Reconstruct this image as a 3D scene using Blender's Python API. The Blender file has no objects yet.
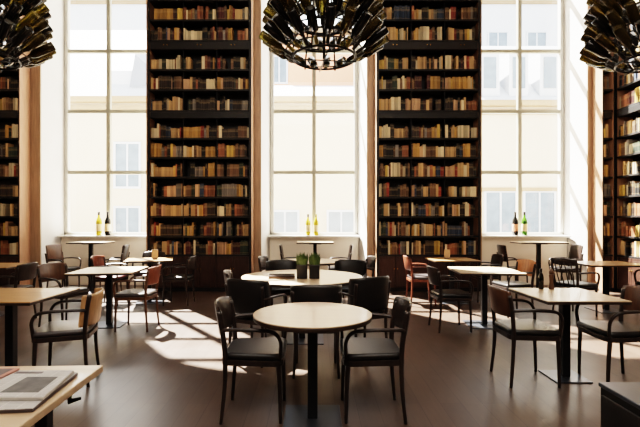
import bpy, bmesh, math, random
from mathutils import Vector, Matrix
random.seed(7)
PI = math.pi
SC = bpy.context.scene
COL = SC.collection
F, CX, CY, H = 427.0, 314.0, 222.0, 1.38      # focal length in pixels, principal point, eye height

# ------------------------------------------------------------------ materials
def lin(c):
    c /= 255.0
    return c/12.92 if c <= .04045 else ((c+.055)/1.055)**2.4
def rgb(r, g, b): return (lin(r), lin(g), lin(b), 1)

def mat(name, col, rough=.5, metal=0, spec=.5, noise=0, nscale=8, bump=0, bscale=60, stretch=(1,1,1), transmission=0, coat=0):
    m = bpy.data.materials.new(name); m.use_nodes = True
    nt = m.node_tree; n = nt.nodes; l = nt.links
    b = n['Principled BSDF']
    b.inputs['Base Color'].default_value = col
    b.inputs['Roughness'].default_value = rough
    b.inputs['Metallic'].default_value = metal
    b.inputs['Specular IOR Level'].default_value = spec
    b.inputs['Transmission Weight'].default_value = transmission
    b.inputs['Coat Weight'].default_value = coat
    if noise or bump:
        tc = n.new('ShaderNodeTexCoord'); mp = n.new('ShaderNodeMapping')
        mp.inputs['Scale'].default_value = stretch
        l.new(tc.outputs['Object'], mp.inputs['Vector'])
    if noise:
        t = n.new('ShaderNodeTexNoise'); t.inputs['Scale'].default_value = nscale; t.inputs['Detail'].default_value = 6
        l.new(mp.outputs[0], t.inputs['Vector'])
        r = n.new('ShaderNodeValToRGB')
        r.color_ramp.elements[0].position = .3; r.color_ramp.elements[1].position = .7
        r.color_ramp.elements[0].color = tuple(c*(1-noise) for c in col[:3])+(1,)
        r.color_ramp.elements[1].color = tuple(min(1, c*(1+noise)) for c in col[:3])+(1,)
        l.new(t.outputs['Fac'], r.inputs['Fac']); l.new(r.outputs['Color'], b.inputs['Base Color'])
    if bump:
        t2 = n.new('ShaderNodeTexNoise'); t2.inputs['Scale'].default_value = bscale
        l.new(mp.outputs[0], t2.inputs['Vector'])
        bp = n.new('ShaderNodeBump'); bp.inputs['Strength'].default_value = bump; bp.inputs['Distance'].default_value = .01
        l.new(t2.outputs['Fac'], bp.inputs['Height']); l.new(bp.outputs[0], b.inputs['Normal'])
    return m

def wood(name, col, rough=.4, amp=.35, stretch=(1.5, 14, 14), coat=0):
    return mat(name, col, rough, noise=amp, nscale=3, stretch=stretch, coat=coat, bump=.08, bscale=20)

M = {}
M['dark_wood'] = wood('dark stained beech', rgb(44, 34, 30), .32, .3, (10, 10, 2))
M['brown_wood'] = wood('brown beech', rgb(84, 56, 40), .36, .3, (10, 10, 2))
M['red_wood'] = wood('red brown beech', rgb(112, 62, 44), .36, .3, (10, 10, 2))
M['tan_wood'] = wood('tan beech', rgb(172, 132, 92), .38, .25, (10, 10, 2))
M['orange_wood'] = wood('orange beech', rgb(182, 118, 74), .38, .25, (10, 10, 2))
M['leather'] = mat('black leather', rgb(30, 27, 26), .36, bump=.15, bscale=90)
M['grey_leather'] = mat('grey leather', rgb(66, 60, 60), .33, bump=.15, bscale=90)
M['red_leather'] = mat('oxblood leather', rgb(74, 34, 32), .36, bump=.15, bscale=90)
M['black_metal'] = mat('black powder coat', rgb(24, 24, 26), .4, metal=.3, bump=.05, bscale=120)
M['black_gloss'] = mat('polished dark steel', rgb(92, 96, 104), .32, metal=.8, bump=.02, bscale=60)
M['iron'] = mat('black iron', rgb(34, 30, 28), .4, metal=.5, bump=.1, bscale=80)
M['top_maple'] = wood('pale maple', rgb(200, 172, 138), .34, .10, (1.2, 12, 12), coat=.2)
M['top_honey'] = wood('honey oak', rgb(180, 138, 92), .3, .16, (1.2, 12, 12), coat=.3)
M['top_cream'] = wood('cream maple', rgb(194, 166, 136), .34, .08, (1.2, 12, 12), coat=.2)
M['edge_dark'] = mat('dark table edge', rgb(52, 38, 30), .4, noise=.2)
M['case_black'] = wood('black stained oak', rgb(20, 17, 16), .5, .3, (2, 14, 14))
M['case_door'] = wood('dark walnut', rgb(58, 36, 28), .42, .3, (12, 12, 2))
M['case_side'] = wood('light walnut', rgb(172, 132, 106), .45, .14, (12, 12, 1))
M['trim_wood'] = wood('brown walnut', rgb(164, 138, 114), .45, .18, (12, 12, 1))
M['brass'] = mat('brass', rgb(200, 160, 90), .25, metal=1, noise=.1)
M['plaster'] = mat('white plaster', rgb(236, 233, 228), .85, noise=.03, nscale=2, bump=.05, bscale=30)
M['apron'] = mat('cream plaster', rgb(226, 214, 196), .8, noise=.04, nscale=3, bump=.05, bscale=30)
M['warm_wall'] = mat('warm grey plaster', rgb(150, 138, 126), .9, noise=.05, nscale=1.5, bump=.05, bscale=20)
M['ceil'] = mat('ceiling plaster', rgb(205, 200, 192), .9, noise=.03, nscale=1, bump=.05, bscale=20)
M['frame'] = mat('grey painted window frame', rgb(190, 186, 176), .5, noise=.04, nscale=5)
M['mullion'] = mat('olive grey painted bar', rgb(150, 146, 130), .5, noise=.06, nscale=5)
M['bottle_dark'] = mat('dark green bottle glass', rgb(84, 70, 40), .08, transmission=.5, noise=.2, nscale=5)
M['bottle_black'] = mat('near black bottle glass', rgb(22, 20, 16), .08, noise=.2, nscale=5)
M['bottle_olive'] = mat('olive bottle glass', rgb(132, 116, 50), .08, transmission=.6, noise=.2, nscale=5)
for k_ in ('bottle_dark', 'bottle_olive'): M[k_].node_tree.nodes['Principled BSDF'].inputs['IOR'].default_value = 1.25
M['bottle_yellow'] = mat('straw yellow bottle glass', rgb(196, 176, 64), .1, transmission=.35, noise=.1, nscale=5)
M['bottle_green'] = mat('green bottle glass', rgb(70, 124, 40), .08, transmission=.4, noise=.15, nscale=5)
M['label_cream'] = mat('cream paper label', rgb(226, 206, 164), .7, noise=.08, nscale=30)
M['label_red'] = mat('salmon paper label', rgb(214, 150, 120), .7, noise=.08, nscale=30)
M['foil'] = mat('dark capsule foil', rgb(46, 40, 34), .3, metal=.5, noise=.1)
M['foil_gold'] = mat('olive gold capsule foil', rgb(128, 112, 50), .3, metal=.6, noise=.1)
M['pot'] = mat('black planter', rgb(22, 21, 21), .4, noise=.15, nscale=10)
M['soil'] = mat('soil', rgb(40, 30, 22), .95, noise=.4, nscale=60)
M['herb'] = mat('green herb blades', rgb(72, 92, 48), .6, noise=.35, nscale=25)
M['menu_cover'] = mat('dark menu cover', rgb(40, 28, 22), .8, spec=.1, noise=.1)
M['paper'] = mat('paper', rgb(196, 190, 182), .8, noise=.03, nscale=20)
M['tan_card'] = mat('tan card', rgb(158, 134, 108), .7, noise=.08, nscale=20)
M['photo_grey'] = mat('grey press photo', rgb(92, 90, 88), .7, noise=.35, nscale=18)
M['photo_dark'] = mat('dark cover photo', rgb(88, 76, 74), .5, noise=.3, nscale=12)
M['pink_page'] = mat('pinkish magazine page', rgb(178, 130, 120), .6, noise=.15, nscale=12)
M['wax'] = mat('cream candle wax', rgb(228, 206, 170), .6, noise=.04)
M['mill_brown'] = wood('brown turned wood', rgb(92, 66, 48), .35, .2, (8, 8, 2))
M['facade'] = mat('cream render', rgb(192, 174, 150), .9, noise=.03, nscale=.7)
M['facade_pink'] = mat('salmon render', rgb(214, 150, 118), .9, noise=.03, nscale=.7)
M['cornice'] = mat('tan stone cornice', rgb(140, 118, 92), .9, noise=.05, nscale=1)
M['roof'] = mat('pale metal roof', rgb(180, 184, 190), .6, noise=.03, nscale=1)
M['roof_grey'] = mat('grey metal roof', rgb(124, 129, 138), .6, noise=.04, nscale=1)
M['pane_far'] = mat('bluish far pane', rgb(106, 118, 128), .2, noise=.15, nscale=2)
M['stone'] = mat('pale paving', rgb(216, 208, 196), .9, noise=.06, nscale=1)

# glass: mostly clear with a fresnel sheen
g = bpy.data.materials.new('window glass'); g.use_nodes = True
nt = g.node_tree; nt.nodes.clear()
o_ = nt.nodes.new('ShaderNodeOutputMaterial'); mx = nt.nodes.new('ShaderNodeMixShader')
tr = nt.nodes.new('ShaderNodeBsdfTransparent'); gl = nt.nodes.new('ShaderNodeBsdfGlossy'); fr = nt.nodes.new('ShaderNodeFresnel')
tr.inputs[0].default_value = (.97, .985, .98, 1); gl.inputs['Roughness'].default_value = .02
nt.nodes.remove(fr)
lw = nt.nodes.new('ShaderNodeLayerWeight'); pw = nt.nodes.new('ShaderNodeMath'); pw.operation = 'POWER'; pw.inputs[1].default_value = 4
mr_ = nt.nodes.new('ShaderNodeMapRange'); mr_.inputs['To Min'].default_value = .04; mr_.inputs['To Max'].default_value = .7
nt.links.new(lw.outputs['Facing'], pw.inputs[0]); nt.links.new(pw.outputs[0], mr_.inputs['Value']); nt.links.new(mr_.outputs[0], mx.inputs[0])
nt.links.new(tr.outputs[0], mx.inputs[1]); nt.links.new(gl.outputs[0], mx.inputs[2]); nt.links.new(mx.outputs[0], o_.inputs[0])
M['glass'] = g

# floor: dark brown planks with a worn sheen
def floor_mat():
    m = bpy.data.materials.new('dark oak planks'); m.use_nodes = True
    n = m.node_tree.nodes; l = m.node_tree.links; b = n['Principled BSDF']
    tc = n.new('ShaderNodeTexCoord'); mp = n.new('ShaderNodeMapping'); mp.inputs['Rotation'].default_value = (0, 0, PI/2)
    l.new(tc.outputs['Object'], mp.inputs['Vector'])
    br = n.new('ShaderNodeTexBrick')
    br.inputs['Color1'].default_value = rgb(76, 60, 50); br.inputs['Color2'].default_value = rgb(88, 70, 59); br.inputs['Mortar'].default_value = rgb(62, 48, 40)
    br.inputs['Scale'].default_value = 1; br.inputs['Mortar Size'].default_value = .003; br.inputs['Brick Width'].default_value = 1.3; br.inputs['Row Height'].default_value = .16
    l.new(mp.outputs[0], br.inputs['Vector'])
    mp2 = n.new('ShaderNodeMapping'); mp2.inputs['Scale'].default_value = (14, 1.2, 1)
    l.new(tc.outputs['Object'], mp2.inputs['Vector'])
    no = n.new('ShaderNodeTexNoise'); no.inputs['Scale'].default_value = 3; no.inputs['Detail'].default_value = 8
    l.new(mp2.outputs[0], no.inputs['Vector'])
    mix = n.new('ShaderNodeMixRGB'); mix.blend_type = 'MULTIPLY'; mix.inputs[0].default_value = .45
    l.new(br.outputs['Color'], mix.inputs[1]); l.new(no.outputs['Fac'], mix.inputs[2]); l.new(mix.outputs[0], b.inputs['Base Color'])
    no2 = n.new('ShaderNodeTexNoise'); no2.inputs['Scale'].default_value = 1.7; no2.inputs['Detail'].default_value = 5
    l.new(tc.outputs['Object'], no2.inputs['Vector'])
    mr = n.new('ShaderNodeMapRange'); mr.inputs['To Min'].default_value = .26; mr.inputs['To Max'].default_value = .46
    l.new(no2.outputs['Fac'], mr.inputs['Value']); l.new(mr.outputs[0], b.inputs['Roughness'])
    bp = n.new('ShaderNodeBump'); bp.inputs['Strength'].default_value = .1; bp.inputs['Distance'].default_value = .004
    l.new(br.outputs['Fac'], bp.inputs['Height']); bp.invert = True; l.new(bp.outputs[0], b.inputs['Normal'])
    return m
M['floor'] = floor_mat()

# newspaper page: rows of grey print
def print_mat():
    m = bpy.data.materials.new('newsprint'); m.use_nodes = True
    n = m.node_tree.nodes; l = m.node_tree.links; b = n['Principled BSDF']; b.inputs['Roughness'].default_value = .8
    tc = n.new('ShaderNodeTexCoord')
    br = n.new('ShaderNodeTexBrick'); br.inputs['Scale'].default_value = 1; br.inputs['Brick Width'].default_value = .06; br.inputs['Row Height'].default_value = .0065
    br.offset = 0; br.inputs['Mortar Size'].default_value = .0016
    br.inputs['Color1'].default_value = rgb(142, 140, 138); br.inputs['Color2'].default_value = rgb(170, 168, 166); br.inputs['Mortar'].default_value = rgb(204, 202, 200)
    l.new(tc.outputs['Object'], br.inputs['Vector']); l.new(br.outputs['Color'], b.inputs['Base Color'])
    return m
M['newsprint'] = print_mat()

# books: cloth colour from the mesh, banded spine
def book_mat():
    m = bpy.data.materials.new('book cloth'); m.use_nodes = True
    n = m.node_tree.nodes; l = m.node_tree.links; b = n['Principled BSDF']; b.inputs['Roughness'].default_value = .55
    a = n.new('ShaderNodeAttribute'); a.attribute_name = 'cloth'
    h = n.new('ShaderNodeAttribute'); h.attribute_name = 'along'
    ramp = n.new('ShaderNodeValToRGB'); cr = ramp.color_ramp; cr.interpolation = 'CONSTANT'
    cr.elements[0].position = 0; cr.elements[0].color = (0, 0, 0, 1)
    cr.elements[1].position = .1; cr.elements[1].color = (.25, .25, .25, 1)
    for p, v in ((.13, 0), (.62, .15), (.80, 0), (.86, .25), (.89, 0)):
        e = cr.elements.new(p); e.color = (v, v, v, 1)
    l.new(h.outputs['Fac'], ramp.inputs['Fac'])
    mx = n.new('ShaderNodeMixRGB'); mx.inputs[2].default_value = rgb(214, 186, 130)
    l.new(ramp.outputs['Color'], mx.inputs[0]); l.new(a.outputs['Color'], mx.inputs[1]); l.new(mx.outputs[0], b.inputs['Base Color'])
    return m
M['book'] = book_mat()

# ------------------------------------------------------------------ mesh helpers
def frame_of(t):
    t = t.normalized(); up = Vector((0, 0, 1)) if abs(t.z) < .9 else Vector((0, 1, 0))
    u = t.cross(up).normalized(); return u, u.cross(t).normalized()

class MB:
    def __init__(s): s.bm = bmesh.new()
    def box(s, lo, hi, bev=0, rot=None, about=None, mi=0):
        lo, hi = Vector(lo), Vector(hi)
        r = bmesh.ops.create_cube(s.bm, size=1)
        c, d = (lo+hi)/2, hi-lo
        for v in r['verts']: v.co = Vector((v.co.x*d.x, v.co.y*d.y, v.co.z*d.z)) + c
        vs = r['verts']
        if bev:
            es = list({e for v in vs for e in v.link_edges})
            q = bmesh.ops.bevel(s.bm, geom=es, offset=bev, segments=2, profile=.5, affect='EDGES')
            vs = list({v for f in q['faces'] for v in f.verts} | {v for v in vs if v.is_valid})
        if rot is not None:
            bmesh.ops.rotate(s.bm, verts=vs, cent=about if about is not None else c, matrix=rot)
        if mi:
            for f in {f for v in vs for f in v.link_faces}: f.material_index = mi
        return s
    def tube(s, pts, rad, n=8, flat=1.0, smooth=True, closed=False, mi=0):
        pts = [Vector(p) for p in pts]
        if not hasattr(rad, '__len__'): rad = [rad]*len(pts)
        rings = []; N = len(pts); u = None
        for i, p in enumerate(pts):
            if closed: t = pts[(i+1) % N]-pts[i-1]
            else: t = pts[min(i+1, N-1)]-pts[max(i-1, 0)]
            t.normalize()
            if u is None: u, w = frame_of(t)
            else:
                u = (u - t*u.dot(t)).normalized(); w = u.cross(t).normalized()
            rings.append([s.bm.verts.new(p + (u*math.cos(a)+w*math.sin(a)*flat)*rad[i]) for a in (2*PI*k/n for k in range(n))])
        fs = []
        for i in range(N if closed else N-1):
            A, B = rings[i], rings[(i+1) % N]
            for k in range(n): fs.append(s.bm.faces.new((A[k], A[(k+1) % n], B[(k+1) % n], B[k])))
        if not closed:
            fs.append(s.bm.faces.new(rings[0][::-1])); fs.append(s.bm.faces.new(rings[-1]))
        for f in fs: f.smooth = smooth; f.material_index = mi
        return s
    def lathe(s, prof, n=16, loc=(0, 0, 0), mis=None, smooth=True, mtx=None):
        rings = []; L = Vector(loc)
        for r, z in prof:
            rings.append([s.bm.verts.new((Vector((r*math.cos(2*PI*k/n), r*math.sin(2*PI*k/n), z)))) for k in range(n)])
        for i in range(len(rings)-1):
            for k in range(n):
                f = s.bm.faces.new((rings[i][k], rings[i][(k+1) % n], rings[i+1][(k+1) % n], rings[i+1][k])); f.smooth = smooth
                if mis: f.material_index = mis[i]
        a = s.bm.faces.new(rings[0][::-1]); b = s.bm.faces.new(rings[-1])
        if mis: a.material_index = mis[0]; b.material_index = mis[-1]
        for R in rings:
            for v in R: v.co = (mtx @ v.co if mtx else v.co) + L
        return s
    def prism(s, outline, z0, z1, round_=0, mi=0, smooth=False):
        """outline: xy list counter-clockwise; optional soft rounding of top and bottom"""
        c = Vector((sum(p[0] for p in outline)/len(outline), sum(p[1] for p in outline)/len(outline)))
        if round_:
            prof = [(-round_, z0), (-round_*.3, z0+round_*.3), (0, z0+round_), (0, z1-round_), (-round_*.3, z1-round_*.3), (-round_, z1)]
        else: prof = [(0, z0), (0, z1)]
        rings = []
        for off, z in prof:
            R = []
            for p in outline:
                d = Vector(p)-c; L = d.length
                q = c + d*((L+off)/L); R.append(s.bm.verts.new((q.x, q.y, z)))
            rings.append(R)
        n = len(outline)
        for i in range(len(rings)-1):
            for k in range(n):
                f = s.bm.faces.new((rings[i][k], rings[i][(k+1) % n], rings[i+1][(k+1) % n], rings[i+1][k])); f.smooth = smooth; f.material_index = mi
        for f in (s.bm.faces.new(rings[0][::-1]), s.bm.faces.new(rings[-1])): f.material_index = mi
        return s
    def poly(s, *pts, mi=0):
        f = s.bm.faces.new([s.bm.verts.new(p) for p in pts]); f.material_index = mi
        return s
    def build(s, name, m, parent=None):
        me = bpy.data.meshes.new(name)
        bmesh.ops.recalc_face_normals(s.bm, faces=s.bm.faces[:])
        s.bm.to_mesh(me); s.bm.free()
        for x in (m if isinstance(m, (list, tuple)) else [m]): me.materials.append(x)
        o = bpy.data.objects.new(name, me); COL.objects.link(o)
        if parent is not None: o.parent = parent
        return o

def tag(o, label, cat, group=None, kind=None):
    o['label'] = label; o['category'] = cat
    if group: o['group'] = group
    if kind: o['kind'] = kind
    return o
def thing(name, label, cat, loc=(0, 0, 0), rz=0, group=None):
    o = bpy.data.objects.new(name, None); COL.objects.link(o); o.empty_display_size = .1
    o.location = loc; o.rotation_euler = (0, 0, rz)
    return tag(o, label, cat, group)
def struct(o):
    o['kind'] = 'structure'; return o
def dup(root, label, loc, rz, group=None):
    def cp(o, par):
        c = o.copy(); COL.objects.link(c); c.parent = par
        for ch in kids.get(o.name, ()): cp(ch, c)
        return c
    kids = {}
    for o in COL.objects:
        if o.parent: kids.setdefault(o.parent.name, []).append(o)
    r = cp(root, None); r.location = loc; r.rotation_euler = (0, 0, rz); r['label'] = label
    if group: r['group'] = group
    return r
def smooth_path(pts, k=4):
    pts = [Vector(p) for p in pts]; out = []
    for i in range(len(pts)-1):
        p0, p1, p2, p3 = pts[max(i-1, 0)], pts[i], pts[i+1], pts[min(i+2, len(pts)-1)]
        for j in range(k):
            t = j/k
            out.append(.5*((2*p1)+(-p0+p2)*t+(2*p0-5*p1+4*p2-p3)*t*t+(-p0+3*p1-3*p2+p3)*t**3))
    return out+[pts[-1]]

# ------------------------------------------------------------------ room shell
YF, YS, YW = 8.5, 8.85, 9.5          # bookcase fronts, wall face, window plane
XL, XR, YB, ZC = -6.6, 6.345, -3.5, 11.4
WX = (-4.56, 0.0, 4.56); WH, WG = 1.09, .95    # window centres, half width at wall face, at the glazing
SPR = 9.2
b = MB(); b.box((XL-.3, YB-.3, -.2), (XR+.3, YS+.85, 0)); struct(b.build('floor', M['floor']))
b = MB(); b.box((XL-.3, YB-.3, ZC), (XR+.3, YS+.85, ZC+.2)); struct(b.build('ceiling', M['ceil']))
b = MB(); b.box((XL-.3, YB-.3, 0), (XL, YS+.8, ZC)); struct(b.build('wall_left', M['warm_wall']))
b = MB(); b.box((XR, YB-.3, 0), (XR+.3, YS+.8, ZC)); struct(b.build('wall_right', M['warm_wall']))
b = MB(); b.box((XL, YB-.3, 0), (XR, YB, ZC)); struct(b.build('wall_back', M['warm_wall']))
# window wall with three tall arched, splayed openings
def arch(cx, hw, z0=0.0, n=14):
    return [(cx-hw, z0), (cx-hw, SPR)] + [(cx-hw*math.cos(PI*k/n), SPR+hw*math.sin(PI*k/n)) for k in range(1, n)] + [(cx+hw, SPR), (cx+hw, z0)]
b = MB()
def wall_face(y, hw):
    edges = [XL]
    for c in WX: edges += [c-hw, c+hw]
    edges.append(XR)
    for i in range(0, len(edges), 2):
        b.poly((edges[i], y, 0), (edges[i+1], y, 0), (edges[i+1], y, ZC), (edges[i], y, ZC))
    for c in WX:
        A = arch(c, hw)[1:-1]
        for p, q in zip(A, A[1:]):
            b.poly((p[0], y, p[1]), (q[0], y, q[1]), (q[0], y, ZC), (p[0], y, ZC))
wall_face(YS, WH); wall_face(YW+.15, WG)
for c in WX:
    A, B = arch(c, WH), arch(c, WG)
    for i in range(len(A)-1):
        b.poly((A[i][0], YS, A[i][1]), (A[i+1][0], YS, A[i+1][1]), (B[i+1][0], YW+.15, B[i+1][1]), (B[i][0], YW+.15, B[i][1]))
struct(b.build('wall_window_side', M['plaster']))
# brown timber strips on the wall face beside each opening
TI = 0
for c in WX:
    for s in (-1, 1):
        e = c+s*WH
        far = {(-1, 0): XL if False else -5.86, (1, 2): 5.74}.get((s, WX.index(c)))
        bc = (1.245 if c == 0 else 3.317) if far is None else abs(far)
        x1 = math.copysign(bc, e)
        TI += 1
        b = MB(); b.box((min(e, x1)+.0005, YS-.035, 0), (max(e, x1)-.0005, YS-.0005, ZC-.02), .006)
        struct(b.build(f'trim_{TI}', M['trim_wood']))
# sill, apron and window in each opening
TRANS = [2.48, 3.83, 5.17, 6.51, 7.85, 9.2]
for wi, c in enumerate(WX):
    hwf = WG + (WH-WG)*(YW+.15-9.36)/.8
    b = MB(); b.box((c-hwf+.03, 9.34, 0), (c+hwf-.03, YW+.12, 1.05)); struct(b.build(f'wall_apron_{wi+1}', M['apron']))
    b = MB(); b.box((c-hwf+.01, 9.2, 1.05), (c+hwf-.01, YW+.14, 1.09), .008); struct(b.build(f'trim_sill_{wi+1}', M['plaster']))
    w = bpy.data.objects.new(f'window_{wi+1}', None); COL.objects.link(w); struct(w)
    hw = WG+.012
    b = MB()
    A = arch(c, hw, 1.09); Bn = arch(c, hw-.07, 1.15)
    y0, y1 = YW-.05, YW+.05
    for i in range(len(A)-1):
        p, q, r, s_ = A[i], A[i+1], Bn[i+1], Bn[i]
        b.poly((p[0], y0, p[1]), (q[0], y0, q[1]), (r[0], y0, r[1]), (s_[0], y0, s_[1]))
        b.poly((s_[0], y0, s_[1]), (r[0], y0, r[1]), (r[0], y1, r[1]), (s_[0], y1, s_[1]))
        b.poly((p[0], y1, p[1]), (q[0], y1, q[1]), (r[0], y1, r[1]), (s_[0], y1, s_[1]))
    b.box((c-hw, y0, 1.09), (c+hw, y1, 1.15))
    struct(b.build('window_frame', M['frame'], w))
    b = MB()
    b.box((c-.042, YW-.045, 1.15), (c+.042, YW+.04, SPR+hw-.05))
    for z in TRANS: b.box((c-hw+.06, YW-.04, z-.04), (c+hw-.06, YW+.035, z+.04))
    struct(b.build('window_bars', M['mullion'], w))
    G = arch(c, hw-.04, 1.12)
    b = MB(); b.poly(*[(p[0], YW, p[1]) for p in G]); struct(b.build('window_glass', M['glass'], w))

# ------------------------------------------------------------------ bookcases
ZS = [.73, 1.105, 1.50, 1.886, 2.286, 2.675, 3.06, 3.61, 4.03, 4.43, 5.01, 5.42, 5.82, 6.22]
TOPS = [1.105, 1.50, 1.886, 2.286, 2.675, 3.06, 3.45, 4.03, 4.43, 4.82, 5.42, 5.82, 6.22, 6.62]
CASES = []
def bookcase(label, w, nb, loc, rz, key, depth=.34, doors=True):
    """local: front at y=0 facing -y, x from 0 to w, back at y=depth"""
    t = thing('bookcase', label, 'bookcase', loc, rz, None)
    HT = 6.8
    for x in (0, w-.03):
        m = MB(); m.box((x, 0, 0), (x+.03, depth, HT), .003); m.build('side_panel', M['case_side'], t)
    m = MB()
    fw = .05 if w > 1 else .022
    for x in (0, w-fw): m.box((x, -.006, 0), (x+fw, -.0005, HT-.01))
    m.box((fw, -.006, 0), (w-fw, -.0005, .07))
    m.build('face_frame', M['case_black'], t)
    m = MB(); m.box((.031, depth-.02, .07), (w-.031, depth-.002, HT-.02)); m.build('back_panel', M['case_black'], t)
    m = MB(); m.box((.031, .03, 0), (w-.031, depth-.021, .07)); m.build('plinth', M['case_black'], t)
    bw = (w-.06)/nb
    for z in ZS:
        m = MB(); m.box((.0305, .006, z-.035), (w-.0305, depth-.0205, z-.001), .003); m.build('shelf', M['case_black'], t)
    for z0, z1 in ((3.45, 3.57), (4.82, 4.97), (6.62, HT)):
        m = MB(); m.box((.052, .003, z0), (w-.052, depth-.022, z1), .004); f = m.build('frieze', M['case_black'], t)
        if z0 == 4.82:
            for k in range(nb):
                for dx in (-.035, .035):
                    xk = .03+bw*(k+.5)+dx
                    m = MB(); m.lathe([(.006, 0), (.006, .012), (.013, .016), (.011, .026)], 8, mtx=Matrix.Rotation(PI/2, 3, 'X'), loc=(xk, .003, 4.90)); m.build('knob', M['brass'], f)
    for k in range(1, nb):
        x = .03+bw*k
        m = MB()
        for z0, z1 in ((.73, 3.449), (3.611, 4.819), (5.011, 6.619)): m.box((x-.006, .05, z0), (x+.006, depth-.021, z1))
        m.build('divider', M['case_black'], t)
    nd = nb*2 if w > 1 else nb
    dw = (w-.104)/nd
    for k in range(nd):
        x = .052+dw*k
        m = MB(); m.box((x+.003, .006, .075), (x+dw-.003, .026, .69), .003)
        for q in ((x+.04, .0, .12, x+dw-.04, .008, .64),): m.box(q[:3], q[3:], .004)
        d = m.build('door', M['case_door'], t)
        kx = x+dw-.03 if k % 2 == 0 else x+.03
        m = MB(); m.lathe([(.006, 0), (.006, .012), (.013, .016), (.011, .026)], 8, mtx=Matrix.Rotation(PI/2, 3, 'X'), loc=(kx, .006, .45)); m.build('knob', M['brass'], d)
    CASES.append((key, w, nb, depth, Matrix.Translation(loc) @ Matrix.Rotation(rz, 4, 'Z')))
    return t
bookcase('tall black bookcase full of books between the left and middle windows', 2.072, 3, (-3.317, YF, 0), 0, 'bookcase left of middle window')
bookcase('tall black bookcase full of books between the middle and right windows', 2.072, 3, (1.245, YF, 0), 0, 'bookcase right of middle window')
bookcase('narrow tall bookcase at the far left edge beside the left window', .735, 1, (-6.595, YF, 0), 0, 'narrow bookcase beyond left window')
bookcase('narrow slice of bookcase in the far right corner beside the sunlit panel', .245, 1, (5.74, YF, 0), 0, 'corner bookcase beyond right window', doors=False)
bookcase('tall bookcase on the right side wall behind the right chandelier', 1.6, 2, (6.0, 8.4999, 0), PI/2*3, 'bookcase on right side wall')

PALETTE = [
    ('tan', (196, 158, 110), 12), ('ochre', (186, 142, 76), 7), ('brown', (112, 82, 58), 8), ('dark brown', (52, 40, 33), 10),
    ('cream', (228, 208, 170), 11), ('red', (132, 48, 38), 3), ('rust', (150, 92, 62), 4), ('dark green', (46, 58, 46), 3),
    ('black', (22, 21, 21), 9), ('grey', (124, 118, 110), 4), ('blue', (46, 62, 84), 2), ('maroon', (78, 34, 33), 2), ('yellow', (204, 166, 82), 2), ('peach', (200, 158, 122), 4)]
PW = [p[2] for p in PALETTE]
ORD = 'first second third fourth fifth sixth seventh eighth ninth tenth eleventh twelfth thirteenth fourteenth fifteenth sixteenth seventeenth eighteenth nineteenth twentieth'.split()
ORD += ['twenty-'+o for o in ORD[:9]] + ['thirtieth'] + ['thirty-'+o for o in ORD[:9]]
def add_book(bm, mtx, w, d, h, col, lc, la):
    """spine towards -y, slightly rounded; pages recessed at the top"""
    sp = [(0, 0.006), (w*.12, .0018), (w*.5, 0), (w*.88, .0018), (w, .006), (w, d), (0, d)]
    lo = [bm.verts.new(mtx @ Vector((x, y, 0))) for x, y in sp]; hi = [bm.verts.new(mtx @ Vector((x, y, h))) for x, y in sp]
    n = len(sp); fs = []
    for k in range(n):
        f = bm.faces.new((lo[k], lo[(k+1) % n], hi[(k+1) % n], hi[k])); fs.append(f)
        for lp in f.loops: lp[la] = 0.0 if lp.vert in lo else 1.0
    f = bm.faces.new(lo[::-1]); fs.append(f)
    t = [bm.verts.new(mtx @ Vector((min(max(x, .003), w-.003), min(max(y, .010), d-.003), h-.004))) for x, y in sp]
    for k in range(n):
        f = bm.faces.new((hi[k], hi[(k+1) % n], t[(k+1) % n], t[k])); fs.append(f)
    cap = bm.faces.new(t)
    for f in fs:
        for lp in f.loops: lp[lc] = col
    for lp in cap.loops: lp[lc] = (.75, .66, .5, 1); lp[la] = .0
def new_book_bm():
    bm = bmesh.new(); lc = bm.loops.layers.float_color.new('cloth'); la = bm.loops.layers.float.new('along'); return bm, lc, la
BOOKS = []
for key, w, nb, depth, mtx in CASES:
    bw = (w-.06)/nb
    for ri, z in enumerate(ZS[:13]):
        clear = TOPS[ri]-z-.05
        for bay in range(nb):
            x = .03+bw*bay+(.024 if bay == 0 else .0075); xe = .03+bw*(bay+1)-(.024 if bay == nb-1 else .0075)
            run = 0; idx = 0
            if random.random() < .10: x += random.uniform(.05, .14)
            while True:
                if run <= 0:
                    run = random.choice([1, 1, 1, 1, 1, 1, 2, 2, 3, 6]) ; base = random.choices(PALETTE, PW)[0]
                    bh = min(clear-.01, random.uniform(.19, .285)); bwid = random.uniform(.024, .062)
                run -= 1
                t_ = bwid*random.uniform(.85, 1.15)
                if x+t_ > xe: break
                hh = min(clear-.005, bh*random.uniform(.97, 1.03)); dd = random.uniform(.16, .22); yo = random.uniform(.025, .05)
                j = random.uniform(.45, 1.2)
                col = tuple(min(1, lin(c)*j) for c in base[1])+(1,)
                # where it shows in the photograph
                P = mtx @ Vector((x+t_/2, yo, z+hh/2))
                px, py = CX+F*P.x/P.y, CY-F*(P.z-H)/P.y
                side = 'side wall' in key
                area = t_*hh*(F/P.y)**2*(P.x/P.y if side else 1)
                hide = px < 3 or px > 637 or py < 6 or (py < 70 and (px < 52 or 258 < px < 388 or px > 585)) or py > 240 or abs(px-CX) < 65
                BOOKS.append(dict(a=0 if hide else area, x=x, y=yo, z=z, w=t_-.0015, d=dd, h=hh, col=col, name=base[0], key=key, ri=ri, bay=bay, i=idx, nb=nb, m=mtx))
                x += t_; idx += 1
                if random.random() < .012: x += random.uniform(.04, .12)
order = sorted(range(len(BOOKS)), key=lambda i: -BOOKS[i]['a'])
chosen = set(order[:300])
bmS, lcS, laS = new_book_bm()
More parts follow.
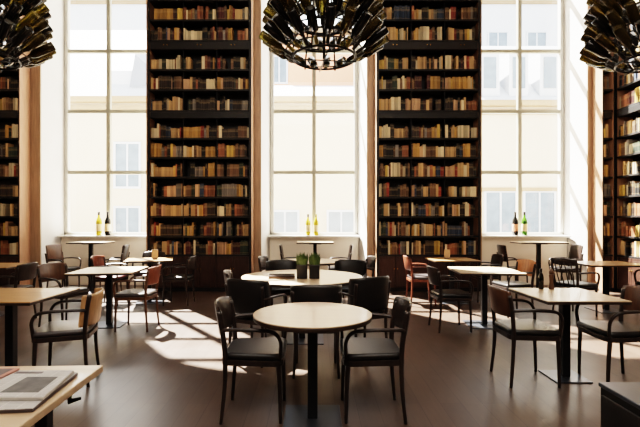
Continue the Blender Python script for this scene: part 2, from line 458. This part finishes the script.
for i, k in enumerate(BOOKS):
    if i in chosen:
        bm, lc, la = new_book_bm()
        add_book(bm, Matrix.Identity(4), k['w'], k['d'], k['h'], k['col'], lc, la)
        bmesh.ops.recalc_face_normals(bm, faces=bm.faces[:])
        me = bpy.data.meshes.new('book'); bm.to_mesh(me); bm.free(); me.materials.append(M['book'])
        o = bpy.data.objects.new('book', me); COL.objects.link(o)
        o.matrix_world = k['m'] @ Matrix.Translation((k['x'], k['y'], k['z']))
        where = f"{ORD[k['i']]} in {ORD[k['bay']]} bay," if k['nb'] > 1 else f"{ORD[k['i']]} from left,"
        tag(o, f"{k['name']} book, {where} {ORD[k['ri']]} shelf up, {k['key']}", 'book', 'books on the tall shelves')
    else:
        add_book(bmS, k['m'] @ Matrix.Translation((k['x'], k['y'], k['z'])), k['w'], k['d'], k['h'], k['col'], lcS, laS)
bmesh.ops.recalc_face_normals(bmS, faces=bmS.faces[:])
me = bpy.data.meshes.new('shelved_book'); bmS.to_mesh(me); bmS.free(); me.materials.append(M['book'])
o = bpy.data.objects.new('shelved_book', me); COL.objects.link(o)
tag(o, 'the many remaining smaller books packed along all the tall bookcase shelves', 'book', None, 'stuff')

# ------------------------------------------------------------------ chairs
def rounded(wf, wb, yf, yb, r, n=4):
    """rounded trapezoid outline, front (+y) width wf, back width wb"""
    pts = []
    for (x, y, a0) in ((wf/2, yf, 0), (-wf/2, yf, PI/2), (-wb/2, yb, PI), (wb/2, yb, 3*PI/2)):
        cx = x-math.copysign(r, x); cy = y-math.copysign(r, y)
        for k in range(n+1):
            a = a0+PI/2*k/n; pts.append((cx+r*math.cos(a), cy+r*math.sin(a)))
    return pts
def back_panel(z0, z1, hw, bulge, th, tilt, crown=.02, wrap=0, n=12, yb=-.235):
    m = MB(); rows = []
    zs = [0, .08, .5, .92, 1]
    for side in (0, 1):
        R = []
        for zi in zs:
            row = []
            for k in range(n+1):
                u = -1+2*k/n
                x = hw*math.sin(u*PI/2*.9)/math.sin(PI/2*.9) if wrap else hw*u
                y = yb-bulge*(1-u*u)+wrap*abs(u)**3
                z = z0+(z1-z0)*zi+crown*(1-u*u)*(1 if zi > .5 else -.3)
                y -= tilt*(z-.6)
                edge = .35 if zi in (0, 1) else 1
                row.append(m.bm.verts.new((x, y+(th/2 if side else -th/2)*edge, z)))
            R.append(row)
        rows.append(R)
    A, B = rows
    for R in rows:
        for i in range(len(zs)-1):
            for k in range(n): m.bm.faces.new((R[i][k], R[i][k+1], R[i+1][k+1], R[i+1][k])).smooth = True
    for i in range(len(zs)-1):
        for k in (0, n): m.bm.faces.new((A[i][k], A[i+1][k], B[i+1][k], B[i][k]))
    for k in range(n):
        for i in (0, len(zs)-1): m.bm.faces.new((A[i][k], A[i][k+1], B[i][k+1], B[i][k]))
    return m
def make_chair(style, fw, seat_m, back_m, label, loc, rz, group):
    t = thing('armchair', label, 'chair', loc, rz, group)
    for s in (-1, 1):
        m = MB(); P = smooth_path([(s*.200, -.212, 0), (s*.188, -.19, .24), (s*.19, -.185, .45), (s*.200, -.2, .62), (s*.206, -.224, .77)])
        m.tube(P, [.0125+.006*min(1, i/8) for i in range(len(P))], 8); m.build('leg', fw, t)
        m = MB(); P = smooth_path([(s*.19, .195, 0), (s*.192, .19, .22), (s*.196, .18, .425)])
        m.tube(P, [.0125+.0065*i/(len(P)-1) for i in range(len(P))], 8); m.build('leg', fw, t)
        m = MB(); P = smooth_path([(s*.203, -.205, .640), (s*.236, -.1, .650), (s*.248, .05, .65), (s*.242, .155, .632), (s*.226, .197, .57), (s*.21, .197, .49), (s*.198, .19, .415)])
        m.tube(P, .0165, 8, .8); m.build('armrest', fw, t)
    m = MB(); m.prism(rounded(.45, .40, .215, -.215, .06), .395, .435, .004); m.build('seat_frame', fw, t)
    m = MB(); m.prism(rounded(.46, .40, .22, -.205, .07, 5), .436, .482, .02, smooth=True); m.build('seat', seat_m, t)
    if style == 'panel':
        back_panel(.585, .80, .212, .055, .02, .16, yb=-.195).build('backrest', back_m, t)
    elif style == 'tub':
        back_panel(.485, .815, .232, .05, .035, .12, wrap=.07, yb=-.195).build('backrest', back_m, t)
    elif style == 'bent':
        back_panel(.50, .765, .21, .06, .016, .12, crown=.01, wrap=.04, yb=-.195).build('backrest', back_m, t)
    elif style == 'high':
        back_panel(.60, .925, .19, .03, .022, .14, crown=.008, yb=-.19).build('backrest', back_m, t)
    else:
        back_panel(.755, .835, .215, .05, .02, .16, yb=-.195).build('top_rail', back_m, t)
        for k in range(5):
            u = -.8+.4*k; x = .2*u; y = -.235-.05*(1-u*u)
            m = MB(); m.tube([(x*.9, -.19-.015*(1-u*u), .43), (x, y+.02, .6), (x, y-.035, .79)], .011, 6, .55); m.build('slat', back_m, t)
    return t
D, Bn, Rd = M['dark_wood'], M['brown_wood'], M['red_wood']
LE, GL = M['leather'], M['grey_leather']
E, W_, N_, S_ = -PI/2, PI/2, 0, PI     # facing east (+x), west, away from the camera, towards it
protos = {}
def chair(kind, x, y, rz, label, group):
    if kind in protos: return dup(protos[kind], label, (x, y, 0), rz, group)
    spec = {'dark': ('panel', D, LE, D), 'tub': ('tub', D, LE, LE), 'brown': ('panel', D, LE, Bn), 'red': ('panel', Bn, GL, Rd), 'bent': ('bent', D, GL, M['tan_wood']), 'redder': ('panel', Rd, GL, Rd),
            'high': ('high', D, LE, D), 'highbrown': ('high', D, LE, Bn), 'tan': ('panel', D, GL, M['tan_wood']), 'orange': ('panel', D, LE, M['orange_wood']), 'slat': ('slat', D, LE, D), 'oxblood': ('panel', D, M['red_leather'], Rd)}[kind]
    protos[kind] = make_chair(*spec, label, (x, y, 0), rz, group)
g1, g2, g3 = 'armchairs at the round tables', 'armchairs at the square tables', 'armchairs at the high tables under the windows'
chair('dark', -.425, 3.12, E, 'dark armchair with black seat, left side of nearest round table', g1)
chair('dark', .415, 3.12, W_, 'dark armchair with black seat, right side of nearest round table', g1)
chair('tub', .02, 3.98, N_, 'black round-backed armchair directly behind nearest round table, back to viewer', g1)
chair('tub', -.58, 4.32, -.45, 'black round-backed armchair at front left of the larger round table', g1)
chair('tub', .49, 4.5, .5, 'black round-backed armchair at front right of the larger round table', g1)
chair('dark', -.76, 4.98, E+.12, 'dark open armchair with shiny frame at left end of larger round table', g1)
chair('tub', -.42, 5.92, S_+.25, 'black armchair tucked behind the larger round table, facing the viewer', g1)
chair('tub', .48, 5.95, S_-.3, 'black armchair behind the larger round table, right of the herb pots', g1)
chair('dark', -.62, 7.0, E-.2, 'dark armchair on left of the rearmost round table', g1)
chair('dark', .72, 7.0, W_+.2, 'dark armchair on right of the rearmost round table by white jamb', g1)
chair('bent', -2.15, 3.72, W_+.26, 'dark armchair with tan backrest pulled up to the honey square table', g2)
chair('dark', -3.12, 3.70, E+.1, 'dark armchair cut by left photo edge at the honey square table', g2)
chair('brown', -3.34, 5.72, E-.35, 'brown-backed armchair at left of the sunlit square table', g2)
chair('red', -2.3, 5.55, W_, 'red-brown armchair with grey seat, right of the sunlit square table', g2)
chair('dark', -2.28, 7.2, W_, 'dark armchair in shadow against the left big bookcase', g2)
chair('oxblood', -3.42, 7.2, E, 'reddish armchair beyond the sunlit table, left of small table', g2)
chair('dark', -3.05, 7.92, S_, 'dark armchair facing viewer behind small table left of big bookcase', g2)
chair('dark', -4.2, 5.93, W_, 'dark armchair at right of the table by far left bookcase', g2)
chair('highbrown', -4.97, 8.48, E-.2, 'brown armchair left of the high table under left window', g3)
chair('high', -3.98, 8.5, W_+.1, 'dark armchair right of the high table under left window', g3)
chair('high', -.42, 8.5, E, 'dark armchair left of the high table under middle window', g3)
chair('high', .5, 8.5, W_, 'dark armchair right of the high table under middle window', g3)
chair('high', 3.96, 8.5, E, 'dark armchair left of the high table under right window', g3)
chair('high', 5.0, 8.5, W_, 'dark armchair right of the high table under right window', g3)
chair('brown', 1.85, 3.75, E, 'brown-backed armchair with dark seat, left of the nearest right square table', g2)
chair('brown', 2.61, 3.70, W_, 'brown-backed armchair, right of the nearest right square table', g2)
chair('dark', 1.76, 5.52, E+.05, 'dark armchair with broad seat alone in front of right big bookcase', g2)
chair('orange', 2.95, 6.35, W_+.15, 'armchair with sunlit orange backrest beyond the pale square table', g2)
chair('redder', 1.8, 7.2, E, 'red-brown armchair against the right big bookcase, sunlit seat', g2)
chair('dark', 3.0, 7.5, W_, 'dark armchair beside right window edge, right of small bookcase table', g2)
chair('slat', 3.88, 6.35, E+.35, 'armchair with slatted back beside the table by right-hand shelves', g2)
chair('dark', 5.1, 6.3, W_, 'dark armchair beyond the table by right-hand shelves', g2)

# ------------------------------------------------------------------ tables
def table(label, x, y, rz, shape, w, d, z, top_m, edge_m, base=.42, group=None, name='cafe_table'):
    t = thing(name, label, 'table', (x, y, 0), rz, group)
    m = MB()
    if shape == 'round':
        n = 56; P = [(w/2*math.cos(2*PI*k/n), w/2*math.sin(2*PI*k/n)) for k in range(n)]
        m.prism(P, z-.008, z, .003, smooth=False); m.build('tabletop', top_m, t)
        m = MB(); m.prism([(a*.997, b_*.997) for a, b_ in P], z-.034, z-.0082, .004, smooth=True); m.build('edge_band', edge_m, t)
    else:
        m.box((-w/2, -d/2, z-.008), (w/2, d/2, z), .003); m.build('tabletop', top_m, t)
        m = MB(); m.box((-w/2+.001, -d/2+.001, z-.03), (w/2-.001, d/2-.001, z-.0082), .003); m.build('edge_band', edge_m, t)
    m = MB(); m.box((-.035, -.035, .012), (.035, .035, z-.045), .006); m.build('column', M['black_metal'], t)
    m = MB(); m.box((-.12, -.12, z-.0448), (.12, .12, z-.0342 if shape == 'round' else z-.0305), .003); m.build('top_plate', M['black_metal'], t)
    m = MB(); m.box((-base/2, -base/2, 0), (base/2, base/2, .0118), .004); m.build('base_plate', M['black_gloss'], t)
    return t
tg = 'cafe tables with black column bases'
table('small round pale table nearest the camera on black column', -.01, 3.0, 0, 'round', .83, 0, .74, M['top_cream'], M['edge_dark'], .4, tg)
table('larger round pale table carrying two herb pots', -.14, 5.05, 0, 'round', 1.42, 0, .74, M['top_cream'], M['edge_dark'], .5, tg)
table('round pale table farthest back, in front of middle window', -.02, 7.05, 0, 'round', .98, 0, .74, M['top_cream'], M['edge_dark'], .46, tg)
table('honey coloured square table at left edge, one column', -2.68, 3.78, 0, 'sq', .82, .74, .74, M['top_honey'], M['edge_dark'], .36, tg)
table('sunlit pale square table in front of left window', -2.74, 5.72, .12, 'sq', .8, .8, .74, M['top_maple'], M['edge_dark'], .38, tg)
table('small square table with card against left big bookcase', -2.83, 7.35, .3, 'sq', .76, .7, .74, M['top_honey'], M['edge_dark'], .42, tg)
table('tan table cut by left photo edge by far left bookcase', -4.78, 6.36, 0, 'sq', .9, .7, .74, M['top_honey'], M['edge_dark'], .42, tg)
table('square table near right holding two dark bottles', 2.23, 3.8, 0, 'sq', .68, .7, .74, M['top_maple'], M['edge_dark'], .31, tg)
table('pale square table before right big bookcase, near orange-backed chair', 2.28, 5.72, -.1, 'sq', .8, .78, .74, M['top_maple'], M['edge_dark'], .46, tg)
table('small honey table against the right big bookcase', 2.38, 7.38, 0, 'sq', .76, .66, .74, M['top_honey'], M['edge_dark'], .42, tg)
table('square table by the shelves at far right', 4.56, 6.67, 0, 'sq', .9, .72, .74, M['top_honey'], M['edge_dark'], .42, tg)
for x, wn in ((-4.44, 'left'), (.02, 'middle'), (4.47, 'right')):
    table(f'high narrow table with thin top under the {wn} window', x, 8.5, 0, 'sq', .72 if wn != 'right' else .92, .5, .985, M['top_maple'], M['edge_dark'], .4, 'high tables under the windows', 'high_table')

# foreground left table with newspapers
t = thing('reading_table', 'pale wooden table at bottom left holding newspapers', 'table', (0, 0, 0))
m = MB(); m.box((-2.1, .75, .71), (-.915, 1.91, .74), .004); m.build('tabletop', M['top_cream'], t)
m = MB(); m.box((-1.98, .87, .64), (-1.05, 1.79, .7099), .004); m.build('apron', M['top_honey'], t)
for x in (-1.96, -1.11):
    for y in (.89, 1.73):
        m = MB(); m.box((x, y, 0), (x+.05, y+.05, .6395), .005); m.build('leg', M['dark_wood'], t)
m = MB(); m.tube(smooth_path([(-.985, 1.76, .709), (-.985, 1.76, .66), (-.975, 1.755, .64)]), .009, 8); hk = m.build('hook', M['herb'], t)
m = MB(); m.tube([(-.985, 1.75, .645), (-.94, 1.765, .652)], [.012, .006], 8); m.build('hook_tip', M['black_metal'], hk)
t.rotation_euler = (0, 0, .035); c_ = Vector((-.915, 1.91, 0)); t.location = c_+Vector((-.027, 0, 0))-Matrix.Rotation(.035, 3, 'Z') @ c_
def newspaper(name, label, pts, z0, th, page, parts):
    """pts: four corners counter-clockwise seen from above"""
    t = thing(name, label, 'magazine' if name == 'magazine' else 'newspaper', (pts[0][0], pts[0][1], z0))
    ox, oy = pts[0]
    m = MB(); L = [(x-ox, y-oy) for x, y in pts]
    nl = 4
    for k in range(nl):
        a = th*k/nl; j = .004*(k % 2)
        m.prism([(x+j, y-j) for x, y in L], a, a+th/nl*.92)
    m.build('folded_sheets', M['photo_dark'] if 'underneath' in label else M['paper'] if page != M['pink_page'] else page, t)  # lower newspaper's sheets: edge shadow and ink put into one dark colour
    m = MB(); m.prism([(x*.998, y*.998) for x, y in L], th, th+.0012); pg = m.build('front_page', page, t)
    def uv(u, v):
        a = Vector(L[0]).lerp(Vector(L[1]), u); b_ = Vector(L[3]).lerp(Vector(L[2]), u); q = a.lerp(b_, v); return (q.x, q.y)
    for nm, mt, u0, v0, u1, v1 in parts:
        m = MB(); m.prism([uv(u0, v0), uv(u1, v0), uv(u1, v1), uv(u0, v1)], th+.0012, th+.0018); m.build(nm, mt, pg)
    return t
newspaper('newspaper', 'folded newspaper lying underneath the one with grey photo', [(-1.24, 1.405), (-.945, 1.435), (-.985, 1.78), (-1.245, 1.77)], .741, .012, M['newsprint'],
          [('headline', M['photo_dark'], .1, .04, .6, .08)])
newspaper('newspaper', 'top newspaper with large grey front-page photo', [(-1.225, 1.49), (-.95, 1.495), (-.992, 1.762), (-1.215, 1.762)], .755, .012, M['newsprint'],
          [('press_photo', M['photo_grey'], .36, .15, .87, .72), ('headline', M['photo_dark'], .02, .86, .5, .94)])
newspaper('magazine', 'dark pinkish magazine behind the newspapers at left edge', [(-1.50, 1.55), (-1.262, 1.55), (-1.262, 1.83), (-1.50, 1.83)], .741, .014, M['pink_page'],
          [('cover_photo', M['photo_dark'], .06, .35, .94, .94)])

# foreground right dark sideboard
t = thing('sideboard', 'low dark sideboard cut by bottom right corner', 'cabinet', (1.14, .8, 0))
m = MB(); m.box((0, 0, .06), (.6, .9, .725), .003); m.build('carcass', M['case_black'], t)
m = MB(); m.box((-.006, -.006, .7252), (.606, .904, .742), .003); m.build('worktop', M['black_gloss'], t)
m = MB(); m.box((.03, .03, 0), (.57, .87, .0598)); m.build('plinth', M['case_black'], t)
for k in range(2):
    m = MB(); m.box((-.012, .02+.435*k, .09), (-.0005, .445+.435*k, .70), .003); d = m.build('door', M['case_black'], t)
    m = MB(); m.tube([(-.03, .40+.09*k, .5), (-.03, .40+.09*k, .62)], .005, 6)
    for z in (.5, .62): m.tube([(-.012, .40+.09*k, z), (-.03, .40+.09*k, z)], .004, 6)
    m.build('handle', M['black_metal'], d)

# ------------------------------------------------------------------ small things on the tables
def herb_pot(x, y, label, seed):
    rr = random.Random(seed)
    t = thing('potted_herb', label, 'plant', (x, y, .7405), 0, 'herb pots on the round table')
    m = MB(); m.prism([(.06*a, .06*b_) for a, b_ in rounded(2, 2, 1, -1, .25)], 0, .155, .006); pt = m.build('pot', M['pot'], t)
    m = MB(); m.prism([(.055*a, .055*b_) for a, b_ in rounded(2, 2, 1, -1, .25)], .1552, .159); m.build('soil', M['soil'], t)
    m = MB()
    for k in range(900):
        a, r = rr.uniform(0, 2*PI), .06*math.sqrt(rr.random()); x0, y0 = r*math.cos(a), r*math.sin(a)
        hh = rr.uniform(.065, .10) + (.045 if rr.random() < .08 else 0); ln = rr.uniform(.0, .03); aa = a+rr.uniform(-.6, .6); wd = rr.uniform(.003, .006)
        dx, dy = math.cos(aa)*ln, math.sin(aa)*ln; px_, py_ = -math.sin(aa)*wd, math.cos(aa)*wd
        m.poly((x0-px_, y0-py_, .157), (x0+px_, y0+py_, .157), (x0+dx*.5+px_, y0+dy*.5+py_, .157+hh*.65), (x0+dx*.5-px_, y0+dy*.5-py_, .157+hh*.65))
        m.poly((x0+dx*.5-px_, y0+dy*.5-py_, .157+hh*.65), (x0+dx*.5+px_, y0+dy*.5+py_, .157+hh*.65), (x0+dx, y0+dy, .157+hh))
    for v in m.bm.verts: v.co.x = max(-.068, min(.068, v.co.x))
    m.build('foliage', M['herb'], t)
herb_pot(-.135, 4.86, 'black pot of clipped green herbs, nearer the dark menu', 1)
herb_pot(.005, 4.86, 'black pot of clipped green herbs, farther from the dark menu', 2)
t = thing('menu', 'dark covered menu lying beside the herb pots', 'menu', (-.372, 4.94, .741), .06)
m = MB(); m.box((-.15, -.13, 0), (.15, .13, .006), .001); m.build('cover', M['menu_cover'], t)
m = MB(); m.box((-.145, -.125, .0062), (.145, .125, .020), .001); m.build('pages', M['mill_brown'], t)
m = MB(); m.box((-.15, -.13, .0202), (.15, .13, .028), .001); m.build('cover', M['menu_cover'], t)

def wine_bottle(x, y, z, glass, foil, lab, label, s=1.5, rz=0):
    t = thing('wine_bottle', label, 'bottle', (x, y, z), rz, 'wine bottles on the window sills')
    k = s
    k *= 1.12; m = MB(); m.lathe([(.02*k, .006*k), (.034*k, 0), (.037*k, .004*k), (.037*k, .175*k), (.034*k, .198*k), (.022*k, .222*k), (.0150*k, .238*k), (.0142*k, .262*k)], 20); m.build('glass_body', glass, t)
    m = MB(); m.lathe([(.0150*k, .2621*k), (.0148*k, .292*k), (.0165*k, .293*k), (.0165*k, .302*k), (.010*k, .305*k)], 16); m.build('capsule', foil, t)
    m = MB(); m.lathe([(.0373*k, .055*k), (.0376*k, .056*k), (.0376*k, .145*k), (.0373*k, .146*k)], 20); m.build('paper_label', lab, t)
YBT = 9.27
wine_bottle(-4.67, YBT, 1.0905, M['bottle_yellow'], M['foil'], M['label_cream'], 'straw yellow wine bottle on the left window sill')
wine_bottle(-4.48, YBT, 1.0905, M['bottle_black'], M['foil'], M['label_cream'], 'dark wine bottle with cream label on the left window sill')
wine_bottle(-.13, YBT, 1.0905, M['bottle_yellow'], M['foil'], M['label_cream'], 'yellow wine bottle farther from the mullion, middle window sill', 1.35)
wine_bottle(.045, YBT, 1.0905, M['bottle_yellow'], M['foil_gold'], M['label_cream'], 'yellow wine bottle in front of the mullion, middle window sill', 1.35)
wine_bottle(4.37, YBT, 1.0905, M['bottle_black'], M['foil'], M['label_red'], 'dark wine bottle with salmon label on the right window sill')
wine_bottle(4.57, YBT, 1.0905, M['bottle_green'], M['foil'], M['label_cream'], 'bright green wine bottle on the right window sill')

t = thing('sauce_bottle', 'slim black bottle on the near right square table', 'bottle', (2.165, 4.07, .7405))
m = MB(); m.lathe([(.02, 0), (.023, .004), (.023, .11), (.02, .135), (.011, .155), (.010, .17)], 16); m.build('glass_body', M['bottle_black'], t)
m = MB(); m.lathe([(.0115, .1702), (.0115, .195), (.008, .2)], 12); m.build('cap', M['foil'], t)
t = thing('pepper_mill', 'brown turned wooden pepper mill beside the slim black bottle', 'pepper mill', (2.262, 4.07, .7405))
m = MB(); m.lathe([(.024, 0), (.025, .006), (.021, .03), (.017, .07), (.019, .11), (.022, .13), (.021, .14)], 16); m.build('body', M['mill_brown'], t)
m = MB(); m.lathe([(.017, .1405), (.021, .15), (.021, .168), (.014, .185), (.006, .19), (.007, .198), (.004, .204)], 16); m.build('head', M['mill_brown'], t)
def menu_card(x, y, rz, label):
    t = thing('menu_card', label, 'menu card', (x, y, .7405), rz, 'menu cards standing on tables')
    m = MB(); m.box((-.04, -.025, 0), (.04, .025, .012), .003); m.build('stand', M['mill_brown'], t)
    m = MB(); m.box((-.05, -.002, .0122), (.05, .002, .165), .0008); m.build('card', M['tan_card'], t)
menu_card(-2.72, 7.3, .3, 'tan menu card upright on small table by left big bookcase')
menu_card(2.3, 7.38, -.4, 'tan menu card upright on honey table by right big bookcase')

# ------------------------------------------------------------------ chandeliers of wine bottles
def bottle_mesh(glass, foil, nm):
    m = MB()
    m.lathe([(.012, 0), (.0155, .001), (.0155, .012), (.0148, .013), (.0145, .055), (.0142, .075), (.019, .095), (.032, .118), (.037, .138), (.0375, .292), (.034, .299), (.018, .293)], 12,
            mis=[1, 1, 1, 1, 1, 0, 0, 0, 0, 0, 0])
    me = bpy.data.meshes.new(nm); bmesh.ops.recalc_face_normals(m.bm, faces=m.bm.faces[:]); m.bm.to_mesh(me); m.bm.free()
    me.materials.append(glass); me.materials.append(foil); return me
BM = [bottle_mesh(M['bottle_dark'], M['foil'], 'hung_bottle'), bottle_mesh(M['bottle_black'], M['foil_gold'], 'hung_bottle'), bottle_mesh(M['bottle_olive'], M['foil'], 'hung_bottle'), bottle_mesh(M['bottle_black'], M['foil'], 'hung_bottle')]
TIERS = [(.29, 0.02, .60), (.275, .18, .64), (.262, .335, .70), (.245, .49, .76)]    # neck radius, height, elevation
def chandelier(x, y, z, label, seed):
    rr = random.Random(seed)
    t = thing('bottle_chandelier', label, 'chandelier', (x, y, z), 0, 'chandeliers made of wine bottles')
    for i, (r, h, el) in enumerate(TIERS):
        for rad, dz, th in ((r-.012, -.012, .011), (r+.055, .035, .007)):
            m = MB(); m.tube([(rad*math.cos(2*PI*k/48), rad*math.sin(2*PI*k/48), h+dz) for k in range(48)], th, 8, closed=True); m.build('ring', M['iron'], t)
    for k in range(6):
        a = 2*PI*k/6+.13
        m = MB(); m.tube([(.288*math.cos(a), .288*math.sin(a), -.012)]+[((r-.012)*math.cos(a), (r-.012)*math.sin(a), h-.012) for r, h, e in TIERS[1:]]+[(.12*math.cos(a), .12*math.sin(a), .78), (.02*math.cos(a), .02*math.sin(a), .9)], .008, 6); m.build('rib', M['iron'], t)
    for k in range(2):
        a = PI/2*k+.13
        m = MB(); m.tube([(.288*math.cos(a), .288*math.sin(a), -.012), (-.288*math.cos(a), -.288*math.sin(a), -.012)], .006, 6); m.build('cross_bar', M['iron'], t)
    m = MB(); m.tube([(0, 0, .0), (0, 0, ZC-z-.05)], .014, 8); m.build('hanging_rod', M['iron'], t)
    m = MB(); m.lathe([(.02, ZC-z-.06), (.07, ZC-z-.03), (.075, ZC-z-.001)], 16); m.build('ceiling_rose', M['iron'], t)
    for i, (r, h, el) in enumerate(TIERS):
        for k in range(21):
            a = 2*PI*(k+.5*(i % 2))/21; e_ = el+rr.uniform(-.05, .05)
            d = Vector((math.cos(a)*math.cos(e_), math.sin(a)*math.cos(e_), math.sin(e_)))
            o = bpy.data.objects.new('wine_bottle', BM[rr.choice([0, 0, 0, 1, 3, 2])]); COL.objects.link(o); o.parent = t
            o.matrix_local = Matrix.Translation((r*math.cos(a), r*math.sin(a), h)) @ Vector((0, 0, 1)).rotation_difference(d).to_matrix().to_4x4() @ Matrix.Scale(1.06, 4)
    return t
chandelier(.09, 3.8, 2.83, 'middle chandelier of dark wine bottles on an iron ring', 1)
chandelier(-2.95, 3.8, 2.83, 'wine bottle chandelier cut by left photo edge', 2)
chandelier(3.02, 3.8, 2.80, 'wine bottle chandelier cut by right photo edge', 3)

# ------------------------------------------------------------------ outside the windows
b = MB(); b.box((-30, 9.75, -.6), (30, 60, -.3)); struct(b.build('ground', M['stone']))
def house(label, x0, x1, y, zc, wall, ztop, yr, roof, dep=9):
    t = thing('neighbour_house', label, 'building')
    m = MB(); m.box((x0, y, -.3), (x1, y+dep, zc)); m.build('wall', wall, t)
    m = MB(); m.box((x0, y-.35, zc), (x1, y+.1, zc+.3), .05); m.box((x0, y-.15, zc-.4), (x1, y-.001, zc-.15)); m.build('cornice', M['cornice'], t)
    m = MB(); m.poly((x0, y-.2, zc+.3), (x1, y-.2, zc+.3), (x1, yr, ztop), (x0, yr, ztop)); m.poly((x0, yr, ztop), (x1, yr, ztop), (x1, y+dep, zc), (x0, y+dep, zc)); m.build('roof', roof, t)
    return t
def hwin(t, x, z, w, h, y, fm=None):
    m = MB()
    for lo, hi in (((x-w/2-.1, y-.08, z-.1), (x-w/2, y-.001, z+h+.1)), ((x+w/2, y-.08, z-.1), (x+w/2+.1, y-.001, z+h+.1)), ((x-w/2, y-.08, z+h), (x+w/2, y-.001, z+h+.1)), ((x-w/2, y-.08, z-.1), (x+w/2, y-.001, z)), ((x-.04, y-.06, z), (x+.04, y-.001, z+h))): m.box(lo, hi)
    f = m.build('window_frame', M['roof'], t)
    m = MB(); m.box((x-w/2, y-.03, z), (x+w/2, y-.0005, z+h)); m.build('pane', M['pane_far'], f)
hl = house('cream house with pale roof seen through the left window', -16, -5.4, 22, 7.5, M['facade'], 13.5, 27, M['roof'])
for x in (-9.6, -13.4): hwin(hl, x, 3.2, 1.2, 2.2, 22)
hwin(hl, -9.6, -.1, 1.2, 2.2, 22); hwin(hl, -13.4, -.1, 1.2, 2.2, 22)
m = MB(); m.prism([(-11.0, 22.6), (-9.0, 22.6), (-9.0, 25), (-11.0, 25)], 8.0, 9.4); d = m.build('dormer', M['roof'], hl)
m = MB(); m.poly((-9.6, 22.2, 8.4), (-7.6, 22.2, 8.6), (-9.4, 22.4, 10.2)); m.poly((-7.6, 22.2, 8.6), (-9.4, 22.4, 10.2), (-7.2, 25, 11.2), (-6.4, 25, 9.4)); m.build('gable', M['roof_grey'], hl)
hm = house('cream house with curved cornice seen through the middle window', -5.39, 5.39, 22, 7.5, M['facade'], 9.2, 24.5, M['roof'], 4.5)
for x in (-1.5, 1.4): hwin(hm, x, -.1, 1.3, 2.0, 22)
hp = house('salmon coloured house rising behind the middle roof', -3.0, 5.2, 27, 13.2, M['facade_pink'], 15.5, 30, M['roof'])
hwin(hp, -2.2, 10.2, .9, 1.6, 27)
hr = house('cream house with dormers seen through the right window', 5.4, 17, 22, 7.3, M['facade'], 12.5, 27, M['roof'])
for x in (9.1, 10.6, 12.2): 
    m = MB(); m.box((x-.5, 22.1, 7.9), (x+.5, 25, 10.2)); dm = m.build('dormer', M['roof'], hr)
    m = MB(); m.box((x-.32, 22.05, 8.3), (x+.32, 22.099, 9.9)); m.build('dormer_pane', M['pane_far'], dm)
for x in (9.6, 11.6): hwin(hr, x, .3, 1.5, 2.6, 22)
for x0, x1, wn in ((-24, -5.6, 'left'), (5.6, 24, 'right')):
    hb = house(f'tall pale house rising behind the roof seen through the {wn} window', x0, x1, 33, 18.6, M['roof'], 21, 36, M['roof_grey'], 6)
    for x in ((-16.5, -12.5) if x0 < 0 else (14.2, 17.2)): hwin(hb, x, 13.6, 1.4, 2.4, 33)
m = MB(); m.box((8.2, 21.9, 2.95), (14, 21.999, 3.15)); m.build('string_course', M['cornice'], hr)

# ------------------------------------------------------------------ light
w = bpy.data.worlds.new('sky'); SC.world = w; w.use_nodes = True
bg = w.node_tree.nodes['Background']; bg.inputs[0].default_value = (.93, .97, 1, 1); bg.inputs[1].default_value = 4.8
sd = bpy.data.lights.new('sun', 'SUN'); sd.energy = 90; sd.angle = .009; sd.color = (1, .93, .84)
so = bpy.data.objects.new('sun', sd); COL.objects.link(so)
so.rotation_euler = Vector((.76, -1, -1.76)).to_track_quat('-Z', 'Y').to_euler(); so.location = (-8, 20, 20)
ad = bpy.data.lights.new('fill_light', 'AREA'); ad.energy = 430; ad.size = 6; ad.size_y = 3; ad.shape = 'RECTANGLE'; ad.color = (1, .9, .8)  # soft fill added above and behind the camera, no actual lamp hangs there
ao = bpy.data.objects.new('fill_light', ad); COL.objects.link(ao); ao.location = (0, -1.5, 7); ao.rotation_euler = (.45, 0, 0)

# ------------------------------------------------------------------ camera
cd = bpy.data.cameras.new('camera'); cam = bpy.data.objects.new('camera', cd); COL.objects.link(cam)
cam.location = (0, 0, H); cam.rotation_euler = (PI/2, 0, 0)
cd.sensor_fit = 'HORIZONTAL'; cd.sensor_width = 36; cd.lens = 36*F/640
cd.shift_x = (320-CX)/640; cd.shift_y = (CY-213.5)/640
SC.camera = cam
SC.view_settings.view_transform = 'Filmic'
SC.view_settings.look = 'High Contrast'
SC.view_settings.exposure = 0
